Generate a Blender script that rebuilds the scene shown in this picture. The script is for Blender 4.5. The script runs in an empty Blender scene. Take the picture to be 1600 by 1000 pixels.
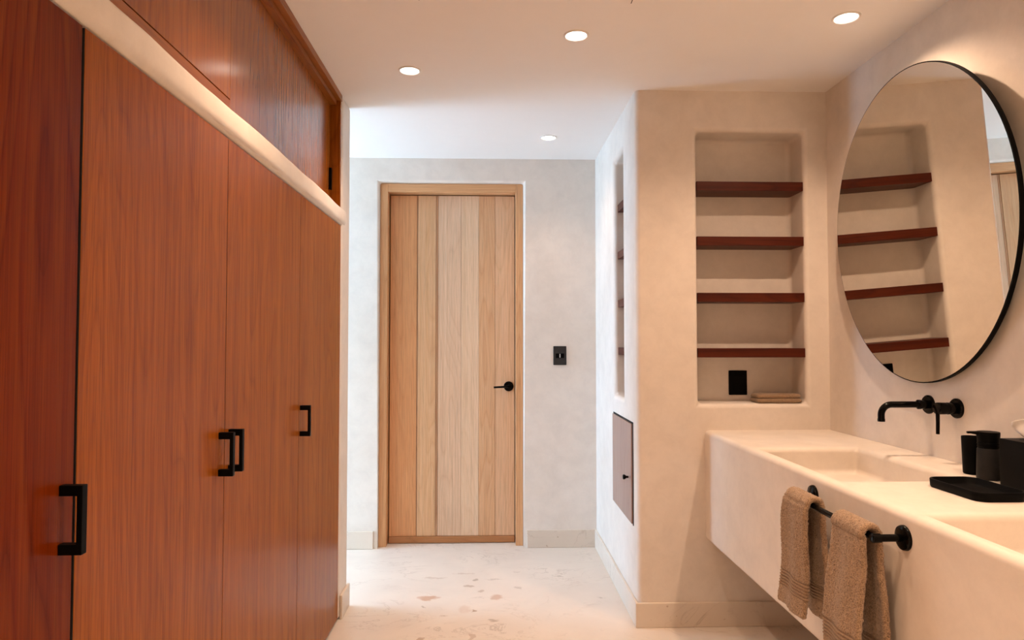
import bpy, bmesh, math, random
from mathutils import Vector, noise
random.seed(7)
R = math.radians
scene = bpy.context.scene
COL = scene.collection

# ------------------------------------------------------------------ key dimensions (metres)
H = 2.384            # ceiling height
W = 1.519            # right wall
L = -0.685           # wardrobe front plane
XB = 0.649           # left face of the plaster block
YC = 3.02            # front face of the plaster block
YB = 4.196           # back wall
YJ, YE = 3.13, 3.307 # plaster jamb at the end of the wardrobe
XO = -3.00           # open doorway at the end of the side passage
YN = -1.60           # wall behind the camera
ZC, XC = 0.858, 0.952  # vanity top, vanity front

# ------------------------------------------------------------------ camera
cam_d = bpy.data.cameras.new('camera')
cam = bpy.data.objects.new('camera', cam_d); COL.objects.link(cam)
cam_d.lens = 24.0; cam_d.sensor_width = 36.0; cam_d.sensor_fit = 'HORIZONTAL'; cam_d.clip_start = 0.02
cam.location = (0, 0, 1.25)
cam.rotation_euler = (R(90 + 1.85), 0, R(-1.79))
scene.camera = cam

# ------------------------------------------------------------------ sky, exposure
world = bpy.data.worlds.new('overcast_sky'); scene.world = world
world.use_nodes = True
bg = world.node_tree.nodes['Background']
bg.inputs['Color'].default_value = (0.51, 0.745, 1.02, 1)
bg.inputs['Strength'].default_value = 18.6
vs = scene.view_settings
vs.view_transform = 'Standard'; vs.look = 'None'; vs.gamma = 1.0; vs.use_curve_mapping = False
vs.exposure = 0.0
pd = bpy.data.lights.new('doorway_portal', 'AREA'); pd.shape = 'RECTANGLE'
pd.size, pd.size_y = YB - YE, 2.25
pd.cycles.is_portal = True
po = bpy.data.objects.new('doorway_portal', pd); COL.objects.link(po)
po.location = (XO - 0.02, (YB + YE) / 2, 1.125); po.rotation_euler = (0, R(-90), 0)

WARM = (1.0, 0.67, 0.455)
SPOT_W = 30.0
def spot(x, y, z=H - 0.016, w=SPOT_W, ang=150, soft=0.03):
    d = bpy.data.lights.new('downlight_beam', 'SPOT')
    d.energy = w; d.color = WARM; d.spot_size = R(ang); d.spot_blend = 1.0; d.shadow_soft_size = soft
    o = bpy.data.objects.new('downlight_beam', d); COL.objects.link(o); o.location = (x, y, z)
    return o
# unseen ceiling lamps, mostly added to light wardrobe, counter and ceiling (same rows as the four in view)
for x, y, w in ((-0.34, 1.83, 42), (1.24, 1.27, 42), (0.315, 1.05, 50), (-0.34, 0.45, 40), (0.315, -0.5, 165), (1.24, 0.2, 62)):
    spot(x, y, w=w, ang=120)

# ------------------------------------------------------------------ node helpers
def mat(name, rough=0.5, spec=0.5, metal=0.0, color=(0.5, 0.5, 0.5)):
    m = bpy.data.materials.new(name); m.use_nodes = True
    nt = m.node_tree; b = nt.nodes['Principled BSDF']
    b.inputs['Roughness'].default_value = rough; b.inputs['Metallic'].default_value = metal
    b.inputs['Specular IOR Level'].default_value = spec
    b.inputs['Base Color'].default_value = (*color, 1)
    return m, nt, b
def nd(nt, t, **kw):
    n = nt.nodes.new(t)
    for k, v in kw.items():
        if k in n.inputs: n.inputs[k].default_value = v
        else: setattr(n, k, v)
    return n
def mapped(nt, scale, loc=(0, 0, 0), rand=0.0, rot=(0, 0, 0)):
    tc = nd(nt, 'ShaderNodeTexCoord'); mp = nd(nt, 'ShaderNodeMapping')
    mp.inputs['Scale'].default_value = scale; mp.inputs['Location'].default_value = loc
    mp.inputs['Rotation'].default_value = rot
    src = tc.outputs['Object']
    if rand:
        oi = nd(nt, 'ShaderNodeObjectInfo'); mu = nd(nt, 'ShaderNodeMath', operation='MULTIPLY'); mu.inputs[1].default_value = rand
        nt.links.new(oi.outputs['Random'], mu.inputs[0])
        ad = nd(nt, 'ShaderNodeVectorMath', operation='ADD')
        nt.links.new(src, ad.inputs[0]); nt.links.new(mu.outputs[0], ad.inputs[1]); src = ad.outputs[0]
    nt.links.new(src, mp.inputs['Vector'])
    return mp.outputs['Vector']
def noise_tex(nt, vec, scale=5.0, detail=4.0, rough=0.55, dist=0.0):
    n = nd(nt, 'ShaderNodeTexNoise')
    n.inputs['Scale'].default_value = scale; n.inputs['Detail'].default_value = detail
    n.inputs['Roughness'].default_value = rough; n.inputs['Distortion'].default_value = dist
    nt.links.new(vec, n.inputs['Vector']); return n.outputs['Fac']
def ramp(nt, fac, stops, interp='LINEAR'):
    r = nd(nt, 'ShaderNodeValToRGB'); r.color_ramp.interpolation = interp
    els = r.color_ramp.elements
    while len(els) < len(stops): els.new(0.5)
    for e, (p, c) in zip(els, stops):
        e.position = p; e.color = (*c, 1) if len(c) == 3 else c
    nt.links.new(fac, r.inputs['Fac']); return r.outputs['Color']
def mix(nt, fac, a, b, mode='MIX'):
    n = nd(nt, 'ShaderNodeMix', data_type='RGBA', blend_type=mode)
    for s, v in ((n.inputs[0], fac), (n.inputs[6], a), (n.inputs[7], b)):
        if isinstance(v, (int, float)): s.default_value = v
        elif isinstance(v, tuple): s.default_value = (*v, 1)
        else: nt.links.new(v, s)
    return n.outputs[2]
def bump(nt, b, h, strength=0.2, dist=0.01):
    n = nd(nt, 'ShaderNodeBump'); n.inputs['Strength'].default_value = strength; n.inputs['Distance'].default_value = dist
    nt.links.new(h, n.inputs['Height']); nt.links.new(n.outputs[0], b.inputs['Normal'])
def g(v): return (v, v, v)

# ------------------------------------------------------------------ materials
def plaster(name, base, dark, rough=0.62, mottle=0.45, relief=0.12):
    m, nt, b = mat(name, rough, 0.3)
    v = mapped(nt, (1, 1, 1))
    n1 = noise_tex(nt, v, 1.7, 5, 0.6, 0.6)
    n2 = noise_tex(nt, v, 9.0, 6, 0.7, 0.3)
    n3 = noise_tex(nt, v, 60.0, 3, 0.6)
    c1 = ramp(nt, n1, [(0.32, dark), (0.62, base)])
    c2 = mix(nt, mottle, c1, ramp(nt, n2, [(0.3, g(0.80)), (0.6, g(1.0))]), 'MULTIPLY')
    nt.links.new(c2, b.inputs['Base Color'])
    hs = mix(nt, 0.25, n2, n3)
    bump(nt, b, hs, relief, 0.006)
    return m
M_PLASTER = plaster('polished_plaster', (0.80, 0.745, 0.68), (0.745, 0.68, 0.605))
M_VANITY = plaster('vanity_plaster', (0.80, 0.74, 0.665), (0.77, 0.70, 0.615), 0.5)
M_CEIL = plaster('ceiling_paint', (0.87, 0.85, 0.82), (0.865, 0.845, 0.815), 0.8, 0.06, 0.03)

def stone(name, base, rough=0.38, spots=True, stains=()):
    m, nt, b = mat(name, rough, 0.4)
    v = mapped(nt, (1, 1.0, 1))
    n1 = noise_tex(nt, v, 2.2, 6, 0.6, 0.8)
    c = ramp(nt, n1, [(0.3, tuple(x * 0.90 for x in base)), (0.65, base)])
    # hairline veins
    n2 = noise_tex(nt, mapped(nt, (0.9, 1.6, 1), (3, 1, 0)), 2.6, 9, 0.62, 1.4)
    ve = ramp(nt, n2, [(0.485, g(0)), (0.50, g(1)), (0.515, g(0))])
    nm = noise_tex(nt, v, 3.1, 3, 0.5)
    vm = mix(nt, 1.0, ve, ramp(nt, nm, [(0.45, g(0)), (0.7, g(1))]), 'MULTIPLY')
    c = mix(nt, vm, c, tuple(x * 0.62 for x in (base[0], base[1] * 0.95, base[2] * 0.9)))
    if spots:
        n3 = noise_tex(nt, mapped(nt, (1, 1.0, 1), (5.3, 2.2, 0)), 9.0, 4, 0.55, 0.5)
        sp = ramp(nt, n3, [(0.665, g(0)), (0.70, g(1))])
        n4 = noise_tex(nt, mapped(nt, (1, 1, 1), (9.1, 0.4, 0)), 1.6, 2, 0.5)
        sm = mix(nt, 1.0, sp, ramp(nt, n4, [(0.45, g(0)), (0.58, g(1))]), 'MULTIPLY')
        c = mix(nt, sm, c, (0.42, 0.24, 0.12))
        n5 = noise_tex(nt, mapped(nt, (1, 1.4, 1), (1.3, 7.4, 0)), 38.0, 3, 0.6)
        pit = ramp(nt, n5, [(0.70, g(0)), (0.74, g(1))])
        c = mix(nt, mix(nt, 1.0, pit, g(0.55), 'MULTIPLY'), c, (0.36, 0.26, 0.16))
    if stains:
        tc = nd(nt, 'ShaderNodeTexCoord')
        wn = nd(nt, 'ShaderNodeTexNoise'); wn.inputs['Scale'].default_value = 26.0; wn.inputs['Detail'].default_value = 3.0
        nt.links.new(tc.outputs['Object'], wn.inputs['Vector'])
        wv = nd(nt, 'ShaderNodeVectorMath', operation='MULTIPLY_ADD'); wv.inputs[1].default_value = (0.07, 0.07, 0); wv.inputs[2].default_value = (-0.035, -0.035, 0)
        nt.links.new(wn.outputs['Color'], wv.inputs[0])
        pv = nd(nt, 'ShaderNodeVectorMath', operation='ADD'); nt.links.new(tc.outputs['Object'], pv.inputs[0]); nt.links.new(wv.outputs[0], pv.inputs[1])
        for x, y, rx, ry, a, cc in stains:
            mp = nd(nt, 'ShaderNodeMapping', vector_type='TEXTURE'); mp.inputs['Location'].default_value = (x, y, 0)
            mp.inputs['Scale'].default_value = (rx, ry, 1.0); nt.links.new(pv.outputs[0], mp.inputs['Vector'])
            ln = nd(nt, 'ShaderNodeVectorMath', operation='LENGTH'); nt.links.new(mp.outputs[0], ln.inputs[0])
            c = mix(nt, ramp(nt, ln.outputs['Value'], [(0.55, g(a)), (1.0, g(0))]), c, cc)
    nt.links.new(c, b.inputs['Base Color'])
    bump(nt, b, n1, 0.04, 0.004)
    return m
BR, GR, OR = (0.33, 0.20, 0.11), (0.30, 0.23, 0.16), (0.46, 0.22, 0.10)
STAINS = [(-0.304, 3.384, 0.060, 0.030, 0.65, OR), (-0.29, 3.674, 0.070, 0.016, 0.3, BR), (-0.076, 3.637, 0.018, 0.022, 0.6, GR), (-0.106, 3.544, 0.030, 0.016, 0.5, BR),
          (-0.046, 3.47, 0.024, 0.020, 0.45, BR), (0.03, 3.39, 0.036, 0.038, 0.5, OR), (-0.079, 3.218, 0.018, 0.022, 0.8, BR), (-0.218, 3.171, 0.022, 0.012, 0.5, BR),
          (-0.315, 3.272, 0.012, 0.012, 0.5, GR), (0.01, 3.113, 0.022, 0.014, 0.45, GR), (-0.08, 2.943, 0.012, 0.045, 0.4, BR), (-0.297, 2.925, 0.018, 0.016, 0.6, BR),
          (-0.143, 3.729, 0.065, 0.014, 0.3, BR), (0.019, 3.644, 0.060, 0.012, 0.3, GR), (0.37, 3.672, 0.014, 0.016, 0.5, GR), (0.145, 3.517, 0.022, 0.020, 0.35, GR),
          (0.541, 3.373, 0.016, 0.014, 0.4, GR), (0.145, 3.76, 0.026, 0.016, 0.3, GR), (-0.12, 3.25, 0.035, 0.05, 0.22, OR)]
M_FLOOR = stone('cream_marble', (0.775, 0.70, 0.615), stains=STAINS, spots=False)
M_BASE = stone('marble_skirting', (0.76, 0.68, 0.585), 0.42)

def wood(name, dark, mid, light, grain=1.0, rough=0.4, spec=0.5, streak=0.5, axis='Z', rand=11.0, coat=0.0, cath=0.35, lines=0.6):
    m, nt, b = mat(name, rough, spec)
    def sc(a, l): return {'Z': (a, a, l), 'X': (l, a, a), 'Y': (a, l, a)}[axis]
    n1 = noise_tex(nt, mapped(nt, sc(6.5 * grain, 0.22), rand=rand), 1.0, 3, 0.55, 0.2)       # broad strips
    n2 = noise_tex(nt, mapped(nt, sc(75 * grain, 0.55), rand=rand), 1.0, 6, 0.72, 0.1)        # grain lines
    n3 = noise_tex(nt, mapped(nt, sc(330 * grain, 6.0), rand=rand), 1.0, 3, 0.7)              # pores
    # growth rings: a stretched, slowly bending field cut into bands gives the tall flame figure
    nf = noise_tex(nt, mapped(nt, sc(3.2 * grain, 0.42), rand=rand), 1.0, 2, 0.5, 0.3)
    mu = nd(nt, 'ShaderNodeMath', operation='MULTIPLY'); mu.inputs[1].default_value = 26.0; nt.links.new(nf, mu.inputs[0])
    fr = nd(nt, 'ShaderNodeMath', operation='FRACT'); nt.links.new(mu.outputs[0], fr.inputs[0])
    c = ramp(nt, n1, [(0.25, tuple(0.5 * d + 0.5 * q for d, q in zip(dark, mid))), (0.5, mid), (0.75, light)])
    c = mix(nt, streak, c, ramp(nt, n2, [(0.33, dark), (0.5, mid), (0.66, light)]))
    c = mix(nt, cath, c, ramp(nt, fr.outputs[0], [(0.0, dark), (0.12, mid), (0.8, light), (1.0, tuple(0.5 * d + 0.5 * q for d, q in zip(dark, mid)))]))
    c = mix(nt, lines, c, ramp(nt, n3, [(0.33, g(0.60)), (0.55, g(1.0))]), 'MULTIPLY')
    nt.links.new(c, b.inputs['Base Color'])
    bump(nt, b, n3, 0.05, 0.001)
    return m
TEAK = ((0.130, 0.028, 0.0025), (0.280, 0.077, 0.0070), (0.380, 0.124, 0.0150))
M_TEAK = wood('teak_veneer', *TEAK, rough=0.27, spec=0.10, streak=0.55, cath=0.22, lines=0.8)
M_TEAK_GLOSS = wood('glossy_teak_veneer', *TEAK, rough=0.19, spec=0.6, streak=0.5, cath=0.22)
M_TEAK_RED = wood('red_teak_veneer', (0.035, 0.0035, 0.0004), (0.140, 0.019, 0.0015), (0.215, 0.044, 0.0040), rough=0.27, spec=0.08, streak=0.4, cath=0.3, grain=0.9)
M_TEAK_Y = wood('teak_rail', *TEAK, axis='Y', rough=0.38)
M_WALNUT = wood('dark_shelf_wood', (0.016, 0.0018, 0.0006), (0.066, 0.0085, 0.0022), (0.115, 0.020, 0.0050), axis='X', grain=1.4, rough=0.42, spec=0.2)
M_WALNUT_Y = wood('dark_shelf_wood_side', (0.016, 0.0018, 0.0006), (0.066, 0.0085, 0.0022), (0.115, 0.020, 0.0050), axis='Y', grain=1.4, rough=0.42, spec=0.2)
M_HATCH = wood('hatch_wood', (0.26, 0.155, 0.125), (0.32, 0.20, 0.165), (0.36, 0.24, 0.20), rough=0.24, spec=0.7, lines=0.25)  # base lightened to carry the daylight reflected in its gloss
def plankmat(i, d, m_, l, gr=1.2, st=0.55, ca=0.25):
    d = tuple(0.72 * a + 0.28 * q for a, q in zip(d, m_))
    return wood('pale_plank_%s' % i, d, m_, l, grain=gr, rough=0.5, spec=0.35, streak=st, cath=ca, rand=23.0)
M_PL = [plankmat('orange', (0.46, 0.20, 0.075), (0.70, 0.335, 0.145), (0.78, 0.43, 0.21)),  # orange partly its own tone, partly warm shade beside the jamb painted in
        plankmat('cream', (0.48, 0.25, 0.12), (0.72, 0.425, 0.225), (0.80, 0.55, 0.34)),
        plankmat('streaked', (0.48, 0.26, 0.15), (0.75, 0.51, 0.335), (0.82, 0.61, 0.44)),
        plankmat('pale', (0.58, 0.37, 0.21), (0.77, 0.53, 0.34), (0.83, 0.62, 0.44)),
        plankmat('figured', (0.47, 0.23, 0.10), (0.69, 0.40, 0.215), (0.76, 0.50, 0.30), ca=0.4),
        plankmat('tan', (0.52, 0.29, 0.15), (0.73, 0.455, 0.27), (0.80, 0.55, 0.36), ca=0.3)]
M_HEART = wood('brown_heartwood_strip', (0.22, 0.085, 0.035), (0.44, 0.22, 0.11), (0.62, 0.38, 0.22), grain=1.6, rough=0.5, spec=0.3, rand=5.0)
M_FRAME = wood('door_frame_wood', (0.50, 0.24, 0.10), (0.69, 0.37, 0.175), (0.77, 0.46, 0.24), grain=1.6, rough=0.5, spec=0.35)
M_FRAME_X = wood('door_head_wood', (0.50, 0.24, 0.10), (0.69, 0.37, 0.175), (0.77, 0.46, 0.24), grain=1.6, axis='X', rough=0.5, spec=0.35)
M_SILL = wood('threshold_wood', (0.30, 0.115, 0.04), (0.42, 0.18, 0.065), (0.50, 0.23, 0.09), axis='X', grain=1.5)

def black(name, c=0.008, rough=0.38, spec=0.5, metal=0.0):
    m, nt, b = mat(name, rough, spec, metal)
    n = noise_tex(nt, mapped(nt, (1, 1, 1)), 40, 3, 0.6)
    nt.links.new(ramp(nt, n, [(0.3, g(c * 0.8)), (0.7, g(c * 1.25))]), b.inputs['Base Color'])
    return m
M_BLACK = black('matt_black_metal', 0.0018, 0.42, 0.06)
M_BLACKGLOSS = black('satin_black_metal', 0.0015, 0.12, 0.12)
M_PLASTIC = black('black_plastic', 0.002, 0.5, 0.06)
M_BROWNPL = black('dark_switch_plate', 0.022, 0.4, 0.3)
M_DARK_GAP = black('dark_gap', 0.006, 0.8)
M_PUMP = black('charcoal_ceramic', 0.016, 0.5, 0.15)

def towel_mat(name, a, c_):
    m, nt, b = mat(name, 0.95, 0.1)
    v = mapped(nt, (1, 1, 1))
    n = noise_tex(nt, v, 330, 3, 0.7); n2 = noise_tex(nt, v, 30, 4, 0.6)
    c = ramp(nt, n, [(0.32, a), (0.62, c_)])
    c = mix(nt, 0.5, c, ramp(nt, n2, [(0.3, g(0.8)), (0.65, g(1))]), 'MULTIPLY')
    nt.links.new(c, b.inputs['Base Color'])
    b.inputs['Sheen Weight'].default_value = 0.25; b.inputs['Sheen Roughness'].default_value = 0.5
    bump(nt, b, n, 0.8, 0.004)
    return m
M_TOWEL = towel_mat('tan_terry', (0.13, 0.08, 0.046), (0.50, 0.345, 0.222))
M_BAND = towel_mat('tan_woven_band', (0.24, 0.155, 0.095), (0.36, 0.245, 0.158))
M_CLOTH = towel_mat('brown_terry', (0.20, 0.125, 0.07), (0.40, 0.27, 0.165))

M_MIRROR, nt, b = mat('silvered_glass', 0.0, 0.5, 1.0, (0.86, 0.85, 0.80))
n = noise_tex(nt, mapped(nt, (1, 1, 1)), 2, 2)
nt.links.new(ramp(nt, n, [(0.3, (0.86, 0.85, 0.80)), (0.7, (0.865, 0.855, 0.81))]), b.inputs['Base Color'])
M_TISSUE, nt, b = mat('white_tissue', 0.9, 0.2, 0, (0.85, 0.82, 0.78))
n = noise_tex(nt, mapped(nt, (1, 1, 1)), 60, 3)
nt.links.new(ramp(nt, n, [(0.3, (0.90, 0.89, 0.87)), (0.7, (0.94, 0.93, 0.91))]), b.inputs['Base Color'])
b.inputs['Subsurface Weight'].default_value = 0.0
M_TRIM, nt, b = mat('white_trim', 0.4, 0.4, 0, (0.8, 0.78, 0.75))
n = noise_tex(nt, mapped(nt, (1, 1, 1)), 20, 2)
nt.links.new(ramp(nt, n, [(0.3, (0.78, 0.76, 0.73)), (0.7, (0.82, 0.80, 0.77))]), b.inputs['Base Color'])
M_LENS, nt, b = mat('lit_lens', 0.5, 0.2, 0, (1, 1, 1))
n = noise_tex(nt, mapped(nt, (1, 1, 1)), 5, 1)
nt.links.new(ramp(nt, n, [(0.3, (1, 0.93, 0.80)), (0.7, (1, 0.95, 0.84))]), b.inputs['Emission Color'])
b.inputs['Emission Strength'].default_value = 9.0

# ------------------------------------------------------------------ mesh helpers
def mesh_obj(name, bm, m, parent=None, smooth=False, bevel=0.0, seg=3, angle=35, recalc=True):
    if recalc: bmesh.ops.recalc_face_normals(bm, faces=bm.faces)
    me = bpy.data.meshes.new(name); bm.to_mesh(me); bm.free()
    me.materials.append(m)
    if smooth or bevel:
        for p in me.polygons: p.use_smooth = True
    o = bpy.data.objects.new(name, me); COL.objects.link(o)
    if parent is not None: o.parent = parent
    if bevel:
        bv = o.modifiers.new('bevel', 'BEVEL'); bv.width = bevel; bv.segments = seg
        bv.limit_method = 'ANGLE'; bv.angle_limit = R(angle); bv.harden_normals = False
        wn = o.modifiers.new('weighted', 'WEIGHTED_NORMAL'); wn.keep_sharp = True
    elif smooth:
        es = [e for e in me.edges]
        me.set_sharp_from_angle(angle=R(angle))
    return o
def add_box(bm, x0, x1, y0, y1, z0, z1):
    v = [bm.verts.new((x, y, z)) for x in (x0, x1) for y in (y0, y1) for z in (z0, z1)]
    for f in ((0, 1, 3, 2), (4, 6, 7, 5), (0, 4, 5, 1), (2, 3, 7, 6), (0, 2, 6, 4), (1, 5, 7, 3)):
        bm.faces.new([v[i] for i in f])
def box(name, x0, x1, y0, y1, z0, z1, m, parent=None, bevel=0.0, seg=2):
    bm = bmesh.new(); add_box(bm, x0, x1, y0, y1, z0, z1)
    return mesh_obj(name, bm, m, parent, bevel=bevel, seg=seg)
def prism(bm, pts, axis, a0, a1):
    def P(p, a):
        return {'X': (a, p[0], p[1]), 'Y': (p[0], a, p[1]), 'Z': (p[0], p[1], a)}[axis]
    A = [bm.verts.new(P(p, a0)) for p in pts]; B = [bm.verts.new(P(p, a1)) for p in pts]
    n = len(pts); bm.faces.new(A); bm.faces.new(B)
    for i in range(n): bm.faces.new((A[i], A[(i + 1) % n], B[(i + 1) % n], B[i]))
def basis(d):
    d = Vector(d).normalized(); u = d.orthogonal().normalized(); return d, u, d.cross(u)
def lathe(bm, base, direction, prof, n=40):
    """prof: list of (distance along the axis, radius)."""
    d, u, w = basis(direction); base = Vector(base); rings = []
    for t, r in prof:
        if r < 1e-6: rings.append([bm.verts.new(base + d * t)])
        else: rings.append([bm.verts.new(base + d * t + (u * math.cos(2 * math.pi * k / n) + w * math.sin(2 * math.pi * k / n)) * r) for k in range(n)])
    for a, c in zip(rings, rings[1:]):
        for k in range(n):
            k2 = (k + 1) % n
            if len(a) == 1 and len(c) == 1: continue
            if len(a) == 1: bm.faces.new((a[0], c[k], c[k2]))
            elif len(c) == 1: bm.faces.new((a[k], a[k2], c[0]))
            else: bm.faces.new((a[k], a[k2], c[k2], c[k]))
def tube(bm, pts, r, n=24, cap=True):
    pts = [Vector(p) for p in pts]; rings = []; u = None
    for i, p in enumerate(pts):
        t = (pts[min(i + 1, len(pts) - 1)] - pts[max(i - 1, 0)]).normalized()
        if u is None: u = t.orthogonal().normalized()
        else: u = (u - t * u.dot(t)).normalized()
        w = t.cross(u); rr = r[i] if isinstance(r, (list, tuple)) else r
        rings.append([bm.verts.new(p + (u * math.cos(2 * math.pi * k / n) + w * math.sin(2 * math.pi * k / n)) * rr) for k in range(n)])
    for a, c in zip(rings, rings[1:]):
        for k in range(n): bm.faces.new((a[k], a[(k + 1) % n], c[(k + 1) % n], c[k]))
    if cap: bm.faces.new(rings[0]); bm.faces.new(rings[-1])
def grid_face(bm, fn, us, vs_, holes=()):
    """A wall face on a grid; fn(u, v, depth) -> point. holes: (u0, u1, v0, v1, depth or None) become pockets / openings."""
    us = sorted({round(u, 4) for u in list(us) + [h[k] for h in holes for k in (0, 1)]})
    vs_ = sorted({round(v, 4) for v in list(vs_) + [h[k] for h in holes for k in (2, 3)]})
    cache = {}
    def V(u, v, d):
        k = tuple(round(c, 4) for c in fn(u, v, d))
        if k not in cache: cache[k] = bm.verts.new(k)
        return cache[k]
    def hole_at(u, v):
        for h in holes:
            if h[0] < u < h[1] and h[2] < v < h[3]: return h
        return None
    def Q(*p):
        bm.faces.new([V(*q) for q in p])
    for i in range(len(us) - 1):
        for j in range(len(vs_) - 1):
            u0, u1, v0, v1 = us[i], us[i + 1], vs_[j], vs_[j + 1]
            h = hole_at((u0 + u1) / 2, (v0 + v1) / 2)
            if h is None: Q((u0, v0, 0), (u1, v0, 0), (u1, v1, 0), (u0, v1, 0)); continue
            d = h[4]
            Q((u0, v0, d), (u1, v0, d), (u1, v1, d), (u0, v1, d))
            if u0 == round(h[0], 4): Q((u0, v0, 0), (u0, v1, 0), (u0, v1, d), (u0, v0, d))
            if u1 == round(h[1], 4): Q((u1, v0, 0), (u1, v1, 0), (u1, v1, d), (u1, v0, d))
            if v0 == round(h[2], 4): Q((u0, v0, 0), (u1, v0, 0), (u1, v0, d), (u0, v0, d))
            if v1 == round(h[3], 4): Q((u0, v1, 0), (u1, v1, 0), (u1, v1, d), (u0, v1, d))
def weld(bm): bmesh.ops.remove_doubles(bm, verts=bm.verts, dist=1e-4)
def rrect(x0, x1, y0, y1, r, n=8):
    pts = []
    for cx, cy, a0 in ((x1 - r, y1 - r, 0), (x0 + r, y1 - r, 90), (x0 + r, y0 + r, 180), (x1 - r, y0 + r, 270)):
        for k in range(n + 1):
            a = R(a0 + 90 * k / n); pts.append((cx + r * math.cos(a), cy + r * math.sin(a)))
    return pts
def loft(bm, loops, cap0=True, cap1=True):
    rings = [[bm.verts.new(p) for p in lp] for lp in loops]; n = len(rings[0])
    for a, c in zip(rings, rings[1:]):
        for k in range(n): bm.faces.new((a[k], a[(k + 1) % n], c[(k + 1) % n], c[k]))
    if cap0: bm.faces.new(rings[0])
    if cap1: bm.faces.new(rings[-1])

def tag(o, label, cat, group=None):
    o['label'] = label; o['category'] = cat
    if group: o['group'] = group
    return o
def struct(o, label=None):
    o['kind'] = 'structure'
    if label: o['label'] = label
    return o
def empty(name, loc):
    o = bpy.data.objects.new(name, None); COL.objects.link(o); o.location = loc; o.empty_display_size = 0.1
    bpy.context.view_layer.update()
    return o
def adopt(o, parent):
    """Parent a mesh that was built in world coordinates."""
    o.parent = parent; o.location = o.location - parent.location
    return o

# ================================================================== the room shell
bm = bmesh.new(); add_box(bm, XO - 0.2, W + 0.15, YN - 0.15, YB + 0.25, -0.12, 0.0)
struct(mesh_obj('floor', bm, M_FLOOR), 'cream marble floor with faint veins and brown spots')
bm = bmesh.new(); add_box(bm, XO - 0.2, W + 0.15, YN - 0.15, YB + 0.25, H, H + 0.12)
struct(mesh_obj('ceiling', bm, M_CEIL), 'smooth pale ceiling with recessed lamps')
struct(box('wall_right', W, W + 0.15, YN - 0.15, YB + 0.25, 0, H, M_PLASTER), 'warm plaster wall behind the round mirror')
struct(box('wall_behind', L - 0.7, W, YN - 0.15, YN, 0, H, M_PLASTER), 'plaster wall behind the camera')
# back wall with the recess for the door
DX0, DX1, DZ1 = -0.685, 0.202, 2.236
bm = bmesh.new()
grid_face(bm, lambda u, v, d: (u, YB + d, v), [XO - 0.2, XB + 0.02], [-0.05, H], [(DX0, DX1, -0.05, DZ1, 0.20)])
struct(mesh_obj('wall_back', bm, M_PLASTER, bevel=0.016, seg=4), 'pale plaster wall around the wooden door')
box_back = box('wall_back_core', XO - 0.2, W, YB + 0.205, YB + 0.25, 0, H, M_PLASTER); struct(box_back)
# left side: wardrobe end wall with its plaster jamb, passage wall and doorway wall
bm = bmesh.new(); add_box(bm, XO, L + 0.004, YJ, YE, 0, H)
struct(mesh_obj('wall_left', bm, M_PLASTER, bevel=0.018, seg=4), 'plaster wall end beside the wardrobe')
struct(box('wall_left_rear', L - 0.7, L, YN, 0.46, 0, H, M_PLASTER), 'plaster wall before the wardrobe')
struct(box('wall_left_leakstop', L - 0.72, L - 0.63, 0.46, YJ, 0, H, M_PLASTER), 'unseen plaster wall added behind the wardrobes to stop light leaks')  # unseen, added to keep sky light from leaking in behind the cabinets
struct(box('wall_passage_end', XO - 0.15, XO, YE - 0.0, YB, 2.25, H, M_PLASTER), 'plaster lintel over the open doorway')

# the plaster block with the shelf niche, the side niche and the hatch
NX0, NX1, NZ0, NZ1, ND = 0.926, 1.413, 0.975, 2.200, 0.15       # front niche
SY0, SY1, SZ0, SZ1, SD = 3.322, 3.575, NZ0, NZ1, 0.16       # side niche
bm = bmesh.new()
zs = sorted({0, H, NZ0, NZ1, SZ0, SZ1})
grid_face(bm, lambda u, v, d: (u, YC + d, v), [XB, W + 0.02], zs, [(NX0, NX1, NZ0, NZ1, ND)])
grid_face(bm, lambda u, v, d: (XB + d, u, v), [YC, YB + 0.02], zs, [(SY0, SY1, SZ0, SZ1, SD)])
weld(bm)
struct(mesh_obj('wall_block', bm, M_PLASTER, bevel=0.022, seg=6), 'warm plaster block with a shelf niche beside the vanity')

# marble skirting
BH, BT = 0.107, 0.013
def skirting(name, x0, x1, y0, y1, label):
    struct(box(name, x0, x1, y0, y1, 0, BH, M_BASE, bevel=0.003), label)
skirting('baseboard_block_front', XB - BT, W - BT, YC - BT, YC, 'marble skirting under the shelf niche')
skirting('baseboard_block_side', XB - BT, XB, YC, YB - BT, 'marble skirting below the small hatch')
skirting('baseboard_back', 0.222, XB, YB - BT, YB, 'marble skirting right of the wooden door')
skirting('baseboard_back_left', XO, -0.708, YB - BT, YB, 'marble skirting left of the wooden door')
skirting('baseboard_left', L + 0.004, L + 0.004 + BT, YJ + 0.012, YE, 'marble skirting at the wardrobe end')
skirting('baseboard_right', W - BT, W, YN, YC, 'marble skirting below the vanity')

# ceiling access panel (its far edge shows at the top of the picture)
ap = empty('access_panel', (0.115, 1.88, H))
tag(ap, 'flush ceiling access panel with a thin dark joint at the top', 'panel')
bm = bmesh.new(); add_box(bm, -0.240, 0.470, 1.526, 2.237, H - 0.0012, H + 0.001); adopt(mesh_obj('joint', bm, M_DARK_GAP), ap)
bm = bmesh.new(); add_box(bm, -0.2365, 0.4665, 1.5295, 2.2335, H - 0.0030, H); adopt(mesh_obj('lid', bm, M_CEIL), ap)

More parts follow.
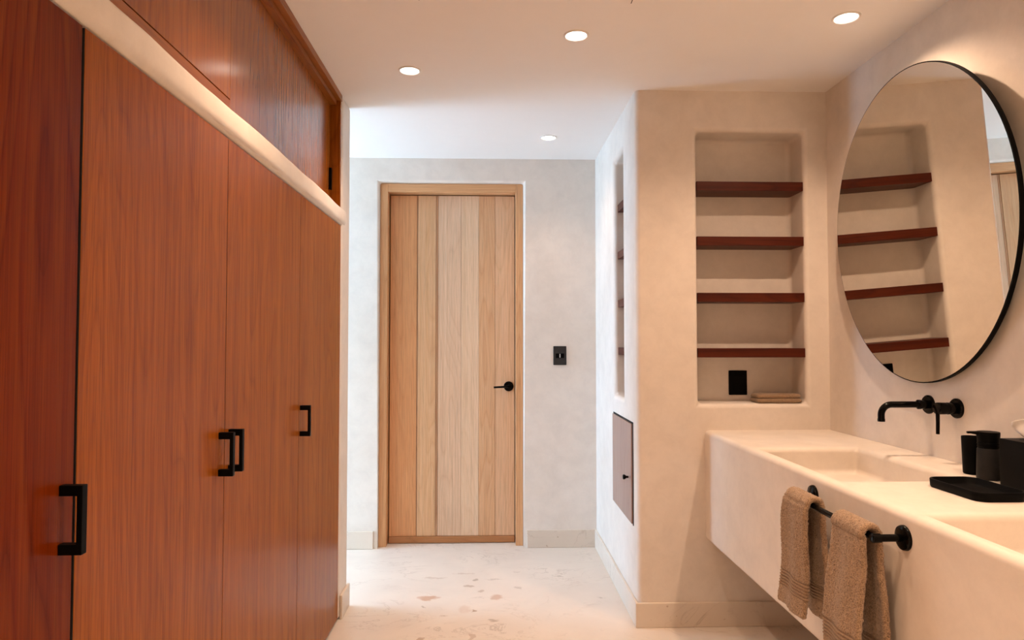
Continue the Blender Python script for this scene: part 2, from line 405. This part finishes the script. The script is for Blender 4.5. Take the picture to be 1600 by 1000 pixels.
# ================================================================== wooden door in the back wall
FY = YB + 0.034      # frame face
LY = YB + 0.110      # leaf face
k1 = FY / YB; k2 = LY / YB
fx0, fx1 = DX0 + 0.001, DX1 - 0.001
lx0, lx1 = -0.632, 0.151
ftop = DZ1 - 0.001; ltop = 2.177
dr = struct(empty('door_1', (-0.24, LY, 0)), 'pale plank door with a black lever handle')
def dpart(o): return adopt(o, dr)
dpart(box('frame_post', fx0, lx0 - 0.006, FY, YB + 0.17, 0, ftop, M_FRAME, bevel=0.002))
dpart(box('frame_post', lx1 + 0.004, fx1, FY, YB + 0.17, 0, ftop, M_FRAME, bevel=0.002))
dpart(box('frame_head', lx0 - 0.006, lx1 + 0.004, FY + 0.0006, YB + 0.17, ltop + 0.004, ftop, M_FRAME_X, bevel=0.002))
dpart(box('door_backing', lx0, lx1, LY + 0.03, LY + 0.045, 0.01, ltop, M_DARK_GAP))
dpart(box('threshold', lx0, lx1, LY - 0.012, LY + 0.03, 0.003, 0.042, M_SILL, bevel=0.003))
edges = [607.5, 649.6, 651.2, 679.6, 683.4, 719.8, 747.5, 773.5, 804.5]
xs = [lx0 + (e - edges[0]) / (edges[-1] - edges[0]) * (lx1 - lx0) for e in edges]
proud = [0.0, -0.0012, 0.0015, -0.0008, 0.0002, 0.0008, 0.0012, 0.0]
PLM = [M_PL[0], M_HEART, M_PL[1], M_HEART, M_PL[2], M_PL[3], M_PL[4], M_PL[5]]
for i in range(8):
    dpart(box('plank', xs[i] + 0.0004, xs[i + 1] - 0.0004, LY - proud[i], LY + 0.03, 0.043, ltop - 0.002, PLM[i], bevel=0.0012))
# lever handle
hx, hz = 0.1135, 0.972
bm = bmesh.new(); lathe(bm, (hx, LY, hz), (0, -1, 0), [(0, 0.031), (0.007, 0.031), (0.009, 0.029), (0.009, 0.0)]); ro = dpart(mesh_obj('rosette', bm, M_BLACK, smooth=True)); ro['label'] = 'round black rosette'
bm = bmesh.new(); tube(bm, [(hx, LY - 0.005, hz), (hx, LY - 0.030, hz), (hx - 0.002, LY - 0.040, hz), (hx - 0.010, LY - 0.046, hz), (hx - 0.03, LY - 0.047, hz - 0.001), (hx - 0.094, LY - 0.047, hz - 0.004)], [0.009, 0.009, 0.009, 0.008, 0.0065, 0.006])
lv = dpart(mesh_obj('lever', bm, M_BLACK, smooth=True)); lv['label'] = 'slim black lever'

# light switch on the back wall
sw = tag(empty('light_switch', (0.4255, YB, 1.167)), 'dark light switch plate on the wall right of the door', 'switch')
adopt(box('plate', 0.385, 0.466, YB - 0.008, YB, 1.109, 1.225, M_BROWNPL, bevel=0.003), sw)
adopt(box('rocker', 0.400, 0.4215, YB - 0.0105, YB - 0.008, 1.152, 1.180, M_BLACK, bevel=0.001), sw)
adopt(box('rocker', 0.4295, 0.451, YB - 0.0105, YB - 0.008, 1.152, 1.180, M_BLACK, bevel=0.001), sw)
adopt(box('indicator', 0.4235, 0.4275, YB - 0.0098, YB - 0.008, 1.155, 1.177, M_TRIM), sw)

# ================================================================== wardrobe
DOORZ0, DOORZ1 = 0.012, 1.785
def handle(parent, y, zc=0.967, hh=0.110, out=0.037):
    bm = bmesh.new(); x0 = L; t = 0.009; bz = 0.017
    # flat-bar D handle, one continuous outline
    pts = [(x0, -hh / 2), (x0 + out, -hh / 2), (x0 + out, hh / 2), (x0, hh / 2), (x0, hh / 2 - bz), (x0 + out - t, hh / 2 - bz), (x0 + out - t, -hh / 2 + bz), (x0, -hh / 2 + bz)]
    prism(bm, [(p[0], p[1] + zc) for p in pts], 'Y', y - 0.0075, y + 0.0075)
    o = adopt(mesh_obj('handle', bm, M_BLACK, bevel=0.0012, seg=2), parent); o['label'] = 'black flat-bar pull handle'
    return o
S1, S2, S3 = 1.156, 1.790, 2.471
def wardrobe(y0, y1, doors, label):
    root = tag(empty('wardrobe', (L - 0.3, (y0 + y1) / 2, 0)), label, 'wardrobe', 'built-in teak wardrobes')
    bm = bmesh.new()   # open carcass: sides, back, top, bottom
    for a in ((L - 0.6, L - 0.024, y0 + 0.0005, y0 + 0.016), (L - 0.6, L - 0.024, y1 - 0.016, y1 - 0.0005)):
        add_box(bm, a[0], a[1], a[2], a[3], 0.001, DOORZ1)
    add_box(bm, L - 0.62, L - 0.6, y0 + 0.0005, y1 - 0.0005, 0.001, DOORZ1)
    add_box(bm, L - 0.6, L - 0.024, y0 + 0.016, y1 - 0.016, 0.001, 0.02); add_box(bm, L - 0.6, L - 0.024, y0 + 0.016, y1 - 0.016, DOORZ1 - 0.016, DOORZ1)
    adopt(mesh_obj('carcass', bm, M_DARK_GAP), root)
    for d0, d1, hy, m in doors:
        de = empty('door', (L - 0.011, (d0 + d1) / 2, 0.9)); adopt(de, root)
        wp = de.location + root.location
        bm = bmesh.new(); add_box(bm, L - 0.022, L, d0, d1, DOORZ0, DOORZ1 - 0.004)
        p = mesh_obj('panel', bm, m, bevel=0.0012); p.parent = de; p.location = p.location - wp
        if d0 > 1.0:
            eb = box('gap_shade', L - 0.0215, L - 0.0008, d0 - 0.0012, d0, DOORZ0 + 0.001, DOORZ1 - 0.005, M_DARK_GAP); eb.parent = de; eb.location = eb.location - wp  # dark strip painting the shade in the gap between doors
        h = handle(root, hy); h.parent = de; h.location = h.location + root.location - wp
    return root
S1, S2, S3 = 1.156, 1.790, 2.471
wardrobe(0.47, S1 - 0.0035, [(0.471, S1 - 0.0045, 1.121, M_TEAK_RED)], 'reddish teak wardrobe with one door, nearest on the left')
wardrobe(S1 - 0.0035, S3 - 0.001, [(S1 + 0.0035, S2 - 0.0014, 1.757, M_TEAK), (S2 + 0.0014, S3 - 0.0022, 1.822, M_TEAK)], 'teak wardrobe with two doors and a pair of handles at the middle')
wardrobe(S3 - 0.001, YJ - 0.0015, [(S3 + 0.0016, YJ - 0.003, 2.492, M_TEAK)], 'teak wardrobe with one door next to the plaster wall end')

# plaster band over the wardrobe doors, soft hand-finished edges
bm = bmesh.new(); ny, na = 150, 14; prev = None
ya, yb_ = 0.46, YJ + 0.05
prof = []
z0b, z1b, xf, xb_ = 1.784, 1.871, L + 0.013, L - 0.10
for k in range(na + 1):
    a = R(-90 + 180 * k / na); r = 0.028
    if a <= 0: prof.append((xf - r + r * math.cos(a), z0b + r + r * math.sin(a)))
    else: prof.append((xf - r * 1.3 + r * 1.3 * math.cos(a), z1b - r + r * math.sin(a)))
prof = [(xb_, z0b)] + prof + [(xb_, z1b)]
for i in range(ny + 1):
    y = ya + (yb_ - ya) * i / ny
    w1 = (noise.noise(Vector((y * 2.6, 0.3, 0))) * 0.007 + noise.noise(Vector((y * 7.0, 5.3, 0))) * 0.0025)
    w2 = noise.noise(Vector((y * 3.0, 9.3, 2))) * 0.004
    ring = []
    for x, z in prof:
        t = (z - z0b) / (z1b - z0b)
        ring.append(bm.verts.new((x + (w2 if x > xb_ else 0), y, z + w1 * t)))
    if prev:
        for k in range(len(ring) - 1): bm.faces.new((prev[k], prev[k + 1], ring[k + 1], ring[k]))
    prev = ring
o = mesh_obj('trim_1', bm, M_PLASTER, smooth=True, angle=60); struct(o, 'rounded plaster band between wardrobe doors and overhead cabinet')

# overhead cabinet with sliding doors
XU = L - 0.045
oc = tag(empty('overhead_cabinet', (L - 0.3, 1.9, 1.86)), 'teak overhead cabinet with sliding doors above the plaster band', 'cabinet')
def opart(o): return adopt(o, oc)
bm = bmesh.new(); add_box(bm, L - 0.62, L - 0.6, 0.47, YJ, 1.86, H); add_box(bm, L - 0.6, XU - 0.03, 0.47, 0.485, 1.86, H)
opart(mesh_obj('carcass', bm, M_DARK_GAP))
opart(box('bottom_rail', L - 0.12, XU, 0.47, 1.914, 1.840, 1.926, M_TEAK_Y))
opart(box('top_rail', L - 0.12, L + 0.002, 0.47, YJ - 0.001, H - 0.030, H - 0.001, M_TEAK_Y, bevel=0.001))
opart(box('track', L - 0.12, L - 0.020, 0.47, YJ - 0.020, H - 0.052, H - 0.031, M_TEAK_Y, bevel=0.001))
opart(box('end_panel', L - 0.12, L - 0.002, YJ - 0.018, YJ - 0.0005, 1.855, H - 0.031, M_TEAK, bevel=0.001))
sd1 = empty('sliding_door', (XU, 1.2, 2.1)); opart(sd1); w1 = Vector((XU, 1.2, 2.1))
p = box('panel', XU - 0.02, XU, 0.49, 1.9135, 1.930, H - 0.053, M_TEAK_GLOSS, bevel=0.001); p.parent = sd1; p.location -= w1
sd2 = empty('sliding_door', (XU, 2.5, 2.1)); opart(sd2); w2 = Vector((XU, 2.5, 2.1))
p = box('panel', XU - 0.02, XU, 1.9143, YJ - 0.035, 1.842, H - 0.053, M_TEAK_GLOSS, bevel=0.001); p.parent = sd2; p.location -= w2
p = box('finger_pull', XU, XU + 0.012, YJ - 0.055, YJ - 0.037, 1.938, 2.036, M_BLACK, bevel=0.001); p.parent = sd2; p.location -= w2
p['label'] = 'small black finger pull'
# black sheet painting the shaded void behind the sliding doors, far end
opart(box('void_shade', XU - 0.045, XU - 0.035, 1.8, YJ - 0.019, 1.842, H - 0.053, M_DARK_GAP))

# ================================================================== niche shelves
SH = [1.974, 1.725, 1.471, 1.222]
words = ['topmost', 'second highest', 'third highest', 'lowest']
for i, z in enumerate(SH):
    o = box('niche_shelf', NX0 + 0.0005, NX1 - 0.0005, YC + 0.006, YC + ND - 0.001, z - 0.041, z, M_WALNUT, bevel=0.0015)
    tag(o, '%s dark wood shelf in the wide niche above the vanity' % words[i], 'shelf', 'shelves in the wide niche')
for i, z in enumerate(SH):
    o = box('niche_shelf', XB + 0.022, XB + SD - 0.001, SY0 + 0.0005, SY1 - 0.0005, z - 0.039, z, M_WALNUT_Y, bevel=0.0015)
    tag(o, '%s wood shelf in the narrow side niche facing the door' % words[i], 'shelf', 'shelves in the narrow side niche')

# socket at the back of the wide niche
so = tag(empty('wall_socket', (1.155, YC + ND, 1.06)), 'black wall socket plate under the lowest wide shelf', 'socket')
adopt(box('plate', 1.113, 1.199, YC + ND - 0.007, YC + ND, 1.003, 1.117, M_BLACK, bevel=0.003), so)
adopt(box('insert', 1.133, 1.179, YC + ND - 0.0085, YC + ND - 0.007, 1.028, 1.092, M_BLACK, bevel=0.001), so)

# hatch in the side of the block
ht = tag(empty('wall_hatch', (XB, 3.34, 0.42)), 'small dark wood hatch low in the side of the plaster block', 'hatch')
adopt(box('panel', XB - 0.008, XB + 0.001, 3.112, 3.588, 0.424, 0.876, M_HATCH, bevel=0.001), ht)
adopt(box('shade_strip', XB - 0.0025, XB + 0.001, 3.100, 3.111, 0.418, 0.884, M_DARK_GAP), ht)  # black strips here and on top paint the panel's shaded edge and shadow line
adopt(box('shade_strip', XB - 0.0025, XB + 0.001, 3.100, 3.594, 0.8765, 0.884, M_DARK_GAP), ht)
bm = bmesh.new(); lathe(bm, (XB - 0.008, 3.185, 0.622), (-1, 0, 0), [(0, 0.005), (0.010, 0.005), (0.014, 0.010), (0.022, 0.012), (0.025, 0.009), (0.026, 0)], 24)
adopt(mesh_obj('knob', bm, M_BLACK, smooth=True), ht)

# ================================================================== vanity counter with two sunk basins
YV0 = 0.35
B1 = (1.000, 1.362, 1.915, 2.512); B2 = (1.000, 1.362, 0.940, 1.535); BD = 0.096; ZV = 0.377
bm = bmesh.new()
ys = sorted({YV0, YC, B1[2], B1[3], B2[2], B2[3]})
xsv = sorted({XC, W - 0.0008, B1[0], B1[1]})
grid_face(bm, lambda u, v, d: (u, v, ZC - d), xsv, ys, [(*B1, BD), (*B2, BD)])
grid_face(bm, lambda u, v, d: (XC + d, u, v), ys, [ZV, ZC])
grid_face(bm, lambda u, v, d: (u, v, ZV + d), xsv, ys)
grid_face(bm, lambda u, v, d: (u, YV0 + d, v), xsv, [ZV, ZC])
weld(bm)
vn = mesh_obj('vanity_counter', bm, M_VANITY, bevel=0.019, seg=5)
tag(vn, 'floating cream plaster vanity counter with two sunken basins', 'vanity')

# ================================================================== mirror
MC = Vector((1.470, 2.342, 1.657)); ra, rb = 0.508, 0.550
av, bv_ = R(0.6), R(2.45)
nrm = Vector((-math.cos(av) * math.cos(bv_), math.sin(av) * math.cos(bv_), -math.sin(bv_)))
ey = Vector((math.sin(av), math.cos(av), 0)); ez = nrm.cross(ey); ez = -ez if ez.z < 0 else ez
mi = tag(empty('wall_mirror', MC), 'large oval frameless mirror with a thin black edge, tilted off the wall', 'mirror')
def disc(name, a, b_, d0, d1, m, n=128, bev=0.0):
    bm = bmesh.new(); loops = []
    prof = [(d0, -bev), (d0 - bev, 0), (d1, 0)] if bev else [(d0, 0), (d1, 0)]
    for d, s in prof:
        loops.append([MC + nrm * d + ey * ((a + s) * math.cos(2 * math.pi * k / n)) + ez * ((b_ + s) * math.sin(2 * math.pi * k / n)) for k in range(n)])
    loft(bm, loops)
    return adopt(mesh_obj(name, bm, m, smooth=True, angle=25), mi)
disc('glass', ra - 0.004, rb - 0.004, 0.0, -0.0035, M_MIRROR)
disc('backing', ra, rb, -0.0015, -0.014, M_BLACK)
bm = bmesh.new(); add_box(bm, W - 0.05, W - 0.0005, 2.26, 2.42, 1.98, 2.04); adopt(mesh_obj('bracket', bm, M_BLACK), mi)

# ================================================================== wall faucet
fz, fy1, fy2 = 1.034, 2.327, 2.184
fa = tag(empty('wall_faucet', (W, 2.25, fz)), 'black wall-mounted faucet with a long spout over the basin', 'faucet')
bm = bmesh.new(); lathe(bm, (W, fy1, fz), (-1, 0, 0), [(0, 0.0325), (0.006, 0.0325), (0.010, 0.029), (0.011, 0.015), (0.030, 0.015), (0.032, 0.0165), (0.040, 0.0165), (0.042, 0.012)])
adopt(mesh_obj('spout_flange', bm, M_BLACKGLOSS, smooth=True), fa)
bm = bmesh.new(); pts = [(W - 0.01, fy1, fz), (W - 0.08, fy1, fz), (1.385, fy1, fz)]
for k in range(1, 11):
    a = R(90 * k / 10); pts.append((1.385 - 0.036 * math.sin(a), fy1, fz - 0.036 * (1 - math.cos(a))))
pts += [(1.349, fy1, fz - 0.050), (1.349, fy1, fz - 0.057)]
tube(bm, pts, 0.0112); lathe(bm, (1.349, fy1, fz - 0.048), (0, 0, -1), [(0, 0.0112), (0.001, 0.0122), (0.010, 0.0122), (0.010, 0.009), (0.006, 0.0)])
adopt(mesh_obj('spout', bm, M_BLACKGLOSS, smooth=True), fa)
bm = bmesh.new(); lathe(bm, (W, fy2, fz), (-1, 0, 0), [(0, 0.0325), (0.006, 0.0325), (0.010, 0.029), (0.011, 0.0)])
adopt(mesh_obj('valve_flange', bm, M_BLACKGLOSS, smooth=True), fa)
bm = bmesh.new(); lathe(bm, (W - 0.009, fy2, fz), (-1, 0, 0), [(0, 0.0175), (0.018, 0.0175), (0.019, 0.0195), (0.025, 0.0195), (0.026, 0.0178), (0.032, 0.0178), (0.033, 0.0195), (0.058, 0.0195), (0.062, 0.0180), (0.064, 0.0)])
adopt(mesh_obj('valve_body', bm, M_BLACKGLOSS, smooth=True), fa)
bm = bmesh.new(); tube(bm, [(W - 0.066, fy2, fz - 0.012), (W - 0.066, fy2, fz - 0.05), (W - 0.067, fy2, fz - 0.083)], [0.0062, 0.0058, 0.0055])
adopt(mesh_obj('lever', bm, M_BLACKGLOSS, smooth=True), fa)

# ================================================================== towel rail
bx, bz = 0.884, 0.800; ty0, ty1 = 1.556, 1.997
tr = tag(empty('towel_rail', (XC, (ty0 + ty1) / 2, bz)), 'black towel rail on the front of the vanity', 'towel rail')
bm = bmesh.new(); tube(bm, [(bx, ty0 - 0.001, bz), (bx, ty1 + 0.001, bz)], 0.0078); adopt(mesh_obj('bar', bm, M_BLACKGLOSS, smooth=True), tr)
for y in (ty0, ty1):
    bm = bmesh.new(); lathe(bm, (XC, y, bz), (-1, 0, 0), [(0, 0.029), (0.004, 0.029), (0.008, 0.027), (0.011, 0.020), (0.012, 0.0085), (XC - bx - 0.012, 0.0085), (XC - bx - 0.010, 0.0105), (XC - bx + 0.008, 0.0105), (XC - bx + 0.011, 0.008), (XC - bx + 0.012, 0)])
    adopt(mesh_obj('bracket', bm, M_BLACKGLOSS, smooth=True), tr)

# ================================================================== hand towels on the rail
def towel(y0, y1, zf, zb, seed, label):
    cy = (y0 + y1) / 2; hw = (y1 - y0) / 2; t = 0.0165; ri = 0.0125 + t / 2
    cl = []; step = 0.0034
    zt = bz
    n = int((zt - zf) / step)
    def xo_f(z): q = (zt - z) / (zt - zf); return -0.020 * q ** 0.8 - 0.004 * math.sin(q * 5 + seed)
    def xo_b(z): q = (zt - z) / (zt - zb); return 0.020 * q ** 0.9
    for k in range(n): z = zf + (zt - zf) * k / n; cl.append((bx - ri + xo_f(z), z))
    for k in range(13): a = R(180 - 180 * k / 12); cl.append((bx + ri * math.cos(a), zt + ri * math.sin(a)))
    n = int((zt - zb) / step)
    for k in range(1, n + 1): z = zt - (zt - zb) * k / n; cl.append((bx + ri + xo_b(z), z))
    S = [0.0]
    for p, q in zip(cl, cl[1:]): S.append(S[-1] + math.hypot(q[0] - p[0], q[1] - p[1]))
    total = S[-1]
    # cross-section loop: rounded rectangle in (width, normal)
    loop = []; nw = 44; r = t / 2
    for k in range(nw + 1): loop.append((-hw + r + (2 * hw - 2 * r) * k / nw, 1, 0))
    for k in range(1, 6): a = math.pi * k / 6; loop.append((hw - r, math.cos(a), math.sin(a)))
    for k in range(nw + 1): loop.append((hw - r - (2 * hw - 2 * r) * k / nw, -1, 0))
    for k in range(1, 6): a = math.pi * k / 6; loop.append((-hw + r, -math.cos(a), -math.sin(a)))
    def at(sv):
        for i in range(len(S) - 1):
            if S[i + 1] >= sv: break
        q = (sv - S[i]) / (S[i + 1] - S[i]); return (cl[i][0] + (cl[i + 1][0] - cl[i][0]) * q, cl[i][1] + (cl[i + 1][1] - cl[i][1]) * q)
    def ring(sv, extra=0.0, fuzz=1.0, ribs=0.0):
        p = at(sv); a = at(max(sv - 0.003, 0)); c = at(min(sv + 0.003, total))
        tx, tz = c[0] - a[0], c[1] - a[1]; ln = math.hypot(tx, tz); tx /= ln; tz /= ln
        nx, nz = -tz, tx                      # outward normal of the U
        e = min(sv, total - sv); sh = 1.0 if e > r else math.sqrt(max(0.05, 1 - ((r - e) / r) ** 2))
        wide = 1.0 + 0.10 * max(0.0, abs(sv - total / 2) / (total / 2)) ** 1.3
        out = []
        for w, cn, cs in loop:
            nn = cn * r * sh; ww = w * wide + (cs * r * sh)
            fold = 0.0045 * math.sin(w * 62 + seed * 2.1 + sv * 2.0) * min(1, max(0, abs(sv - total / 2) - 0.04) / 0.07)
            bell = 0.006 * noise.noise(Vector((w * 9, sv * 6, seed))) * min(1, max(0, abs(sv - total / 2) - 0.04) / 0.06)
            base = Vector((p[0] + nx * (nn + fold + bell), cy - ww if False else cy + ww, p[1] + nz * (nn + fold + bell)))
            f = noise.noise(base * 190 + Vector((seed, 0, 0))) * 0.0024 + noise.noise(base * 380) * 0.0014
            rr = ribs * math.sin(sv * 2 * math.pi / 0.0085)
            d = f * fuzz + extra + rr
            dv = Vector((nx * cn, cs, nz * cn)); base += dv * d
            out.append(base)
        return out
    root = tag(empty('hand_towel', (bx, cy, zf)), label, 'towel', 'tan terry towels on the rail')
    bm = bmesh.new()
    def inband(i): return 0.050 < S[i] < 0.094 or 0.050 < total - S[i] < 0.094
    loft(bm, [ring(S[i], extra=-0.0016 if inband(i) else 0.0, fuzz=0.3 if inband(i) else 1.0) for i in range(len(cl))])
    adopt(mesh_obj('terry', bm, M_TOWEL, smooth=True, angle=180), root)
    for lo, hi in ((0.050, 0.094), (total - 0.094, total - 0.050)):
        bm = bmesh.new(); loft(bm, [ring(lo + (hi - lo) * k / 42, extra=0.0002, fuzz=0.1, ribs=0.0016) for k in range(43)])
        adopt(mesh_obj('woven_band', bm, M_BAND, smooth=True, angle=180), root)
    return root
towel(1.846, 1.985, 0.500, 0.478, 1.3, 'tan terry hand towel on the rail, the farther one towards the niche')
towel(1.572, 1.712, 0.470, 0.455, 4.1, 'tan terry hand towel nearest the camera on the vanity rail')

# ================================================================== things on the vanity
# shallow tray
bm = bmesh.new(); x0, x1, y0, y1 = 1.190, 1.326, 1.640, 1.852
def rl(ins, z, r): return [(x, y, z) for x, y in rrect(x0 + ins, x1 - ins, y0 + ins, y1 - ins, r)]
loft(bm, [rl(0.003, ZC, 0.030), rl(0.001, ZC + 0.004, 0.032), rl(0, ZC + 0.0215, 0.033), rl(0.0012, ZC + 0.023, 0.032), rl(0.0045, ZC + 0.023, 0.029), rl(0.006, ZC + 0.0215, 0.027), rl(0.008, ZC + 0.008, 0.025), rl(0.012, ZC + 0.005, 0.021)])
tag(mesh_obj('tray', bm, M_PLASTIC, smooth=True, angle=50), 'shallow black rounded tray between the two basins', 'tray')
# tumbler
bm = bmesh.new(); c = (1.438, 2.003, ZC)
lathe(bm, c, (0, 0, 1), [(0, 0), (0, 0.0245), (0.002, 0.0265), (0.004, 0.0272), (0.109, 0.0300), (0.1105, 0.0293), (0.1105, 0.0283), (0.108, 0.0275), (0.012, 0.0245), (0.010, 0)], 48)
tag(mesh_obj('tumbler', bm, M_PLASTIC, smooth=True), 'plain black tumbler behind the soap dispenser', 'tumbler')
# soap dispenser
c = Vector((1.425, 1.922, ZC))
sp = tag(empty('soap_dispenser', c), 'charcoal soap dispenser with a flat black pump top', 'soap dispenser')
bm = bmesh.new(); lathe(bm, c, (0, 0, 1), [(0, 0), (0, 0.0285), (0.002, 0.0305), (0.004, 0.0310), (0.086, 0.0285), (0.0885, 0.0270), (0.0885, 0)], 56)
adopt(mesh_obj('bottle', bm, M_PUMP, smooth=True), sp)
bm = bmesh.new(); lathe(bm, c + Vector((0, 0, 0.0885)), (0, 0, 1), [(0, 0.0262), (0.003, 0.0262), (0.0035, 0.0275), (0.0075, 0.0275), (0.008, 0.0262), (0.011, 0.0262), (0.0115, 0.0278), (0.016, 0.0278), (0.0165, 0.0262), (0.0185, 0.0262)], 56)
adopt(mesh_obj('neck_ring', bm, M_PLASTIC, smooth=True), sp)
bm = bmesh.new(); lathe(bm, c + Vector((0, 0, 0.107)), (0, 0, 1), [(0, 0), (0, 0.0272), (0.024, 0.0292), (0.0275, 0.0288), (0.0285, 0.0275), (0.0285, 0)], 56)
adopt(mesh_obj('pump_head', bm, M_PLASTIC, smooth=True), sp)
bm = bmesh.new()
d = Vector((-0.93, 0.36, 0)).normalized(); s = Vector((-d.y, d.x, 0))
def nl(q, hw_, z0, z1): b0 = c + d * q; return [b0 - s * hw_ + Vector((0, 0, z0)), b0 + s * hw_ + Vector((0, 0, z0)), b0 + s * hw_ + Vector((0, 0, z1)), b0 - s * hw_ + Vector((0, 0, z1))]
loft(bm, [nl(0.018, 0.013, 0.122, 0.1352), nl(0.030, 0.0105, 0.1265, 0.1350), nl(0.045, 0.008, 0.1290, 0.1345), nl(0.052, 0.0065, 0.1285, 0.1340)])
adopt(mesh_obj('nozzle', bm, M_PLASTIC), sp)
# tissue box
tb = tag(empty('tissue_box', (1.46, 1.78, ZC)), 'black tissue box with a white tissue at the right edge', 'tissue box')
bx0, bx1, by0, by1, bzt = 1.404, 1.510, 1.722, 1.853, ZC + 0.127
bm = bmesh.new()
add_box(bm, bx0, bx1, by0, by1, ZC, bzt)
adopt(mesh_obj('body', bm, M_BLACK, bevel=0.002, seg=2), tb)
bm = bmesh.new(); loft(bm, [[(x, y, bzt + 0.0005) for x, y in rrect(1.432, 1.482, 1.748, 1.828, 0.018)], [(x, y, bzt + 0.0015) for x, y in rrect(1.433, 1.481, 1.749, 1.827, 0.017)]])
adopt(mesh_obj('slot', bm, M_DARK_GAP), tb)
bm = bmesh.new(); nu, nv = 40, 26; rows = []
for j in range(nv + 1):
    q = j / nv; row = []
    for i in range(nu + 1):
        u = i / nu * 2 - 1
        sp_ = 0.022 + 0.048 * q ** 0.7
        x = 1.452 + 0.014 * math.sin(u * 6 + q * 1.5) * (0.25 + q) - 0.010 * q
        y = 1.792 + u * sp_ + 0.003 * math.sin(q * 9 + u * 3)
        z = bzt + 0.001 + q * 0.056 * (0.86 + 0.14 * math.sin(u * 4 + 1.0))
        nz_ = noise.noise(Vector((u * 3, q * 3, 1.7))) * 0.007 * q
        row.append(bm.verts.new((x + nz_, y, z + nz_ * 0.5)))
    rows.append(row)
for a, b2 in zip(rows, rows[1:]):
    for i in range(nu): bm.faces.new((a[i], a[i + 1], b2[i + 1], b2[i]))
ts = mesh_obj('tissue', bm, M_TISSUE, smooth=True, angle=180)
sm = ts.modifiers.new('thick', 'SOLIDIFY'); sm.thickness = 0.0006
adopt(ts, tb); ts['label'] = 'white tissue sheet'

# folded face cloth in the niche
bm = bmesh.new(); fx_a, fx_b, fy_a, fy_b = 1.196, 1.402, YC + 0.010, YC + 0.120
ft = tag(empty('folded_cloth', (1.30, YC + 0.06, NZ0)), 'folded brown face cloth at the bottom of the wide niche', 'cloth')
def fold_layer(z0, z1, ins, seed):
    bm = bmesh.new(); loops = []; nn = 10; hgt = z1 - z0
    for k in range(nn + 1):
        a = math.pi * k / nn - math.pi / 2
        off = (1 - math.cos(a)) * hgt * 0.55; z = (z0 + z1) / 2 + math.sin(a) * hgt / 2
        lp = []
        for x, y in rrect(fx_a + ins + off, fx_b - ins - off, fy_a + ins * 0.5 + off, fy_b - ins - off, 0.016, 10):
            f = noise.noise(Vector((x * 160, y * 160, z * 160 + seed))) * 0.0012 + noise.noise(Vector((x * 18, y * 18, seed))) * 0.003
            lp.append((x + f, y + f, z + f * 0.5 if 0 < k < nn else z))
        loops.append(lp)
    loft(bm, loops)
    adopt(mesh_obj('layer', bm, M_CLOTH, smooth=True, angle=180), ft)
fold_layer(NZ0 + 0.0005, NZ0 + 0.0220, 0.0, 1.0); fold_layer(NZ0 + 0.0205, NZ0 + 0.0400, 0.004, 5.0)

# ================================================================== recessed ceiling lamps in view
lamps = [(-0.339, 2.828, 'lit round ceiling downlight nearest the wardrobe'),
         (0.315, 2.481, 'lit round ceiling downlight in the middle of the ceiling, beside the access panel'),
         (1.241, 2.313, 'lit round ceiling downlight above the mirror and vanity'),
         (0.320, 3.746, 'lit round ceiling downlight closest to the wooden door')]
for (x, y, lab), w, ang, soft in zip(lamps, (30, 18, 52, 13), (130, 130, 143, 120), (0.03, 0.03, 0.014, 0.03)):
    r_ = tag(empty('ceiling_downlight', (x, y, H)), lab, 'downlight', 'recessed ceiling downlights')
    bm = bmesh.new(); lathe(bm, (x, y, H), (0, 0, -1), [(0, 0.047), (0.002, 0.047), (0.004, 0.045), (0.0045, 0.040), (0.001, 0.0375)], 48)
    adopt(mesh_obj('trim_ring', bm, M_TRIM, smooth=True), r_)
    bm = bmesh.new(); lathe(bm, (x, y, H), (0, 0, -1), [(0.0012, 0.0385), (0.0022, 0.030), (0.0026, 0.0)], 48)
    adopt(mesh_obj('lens', bm, M_LENS, smooth=True), r_)
    spot(x, y, w=w, ang=ang, soft=soft)
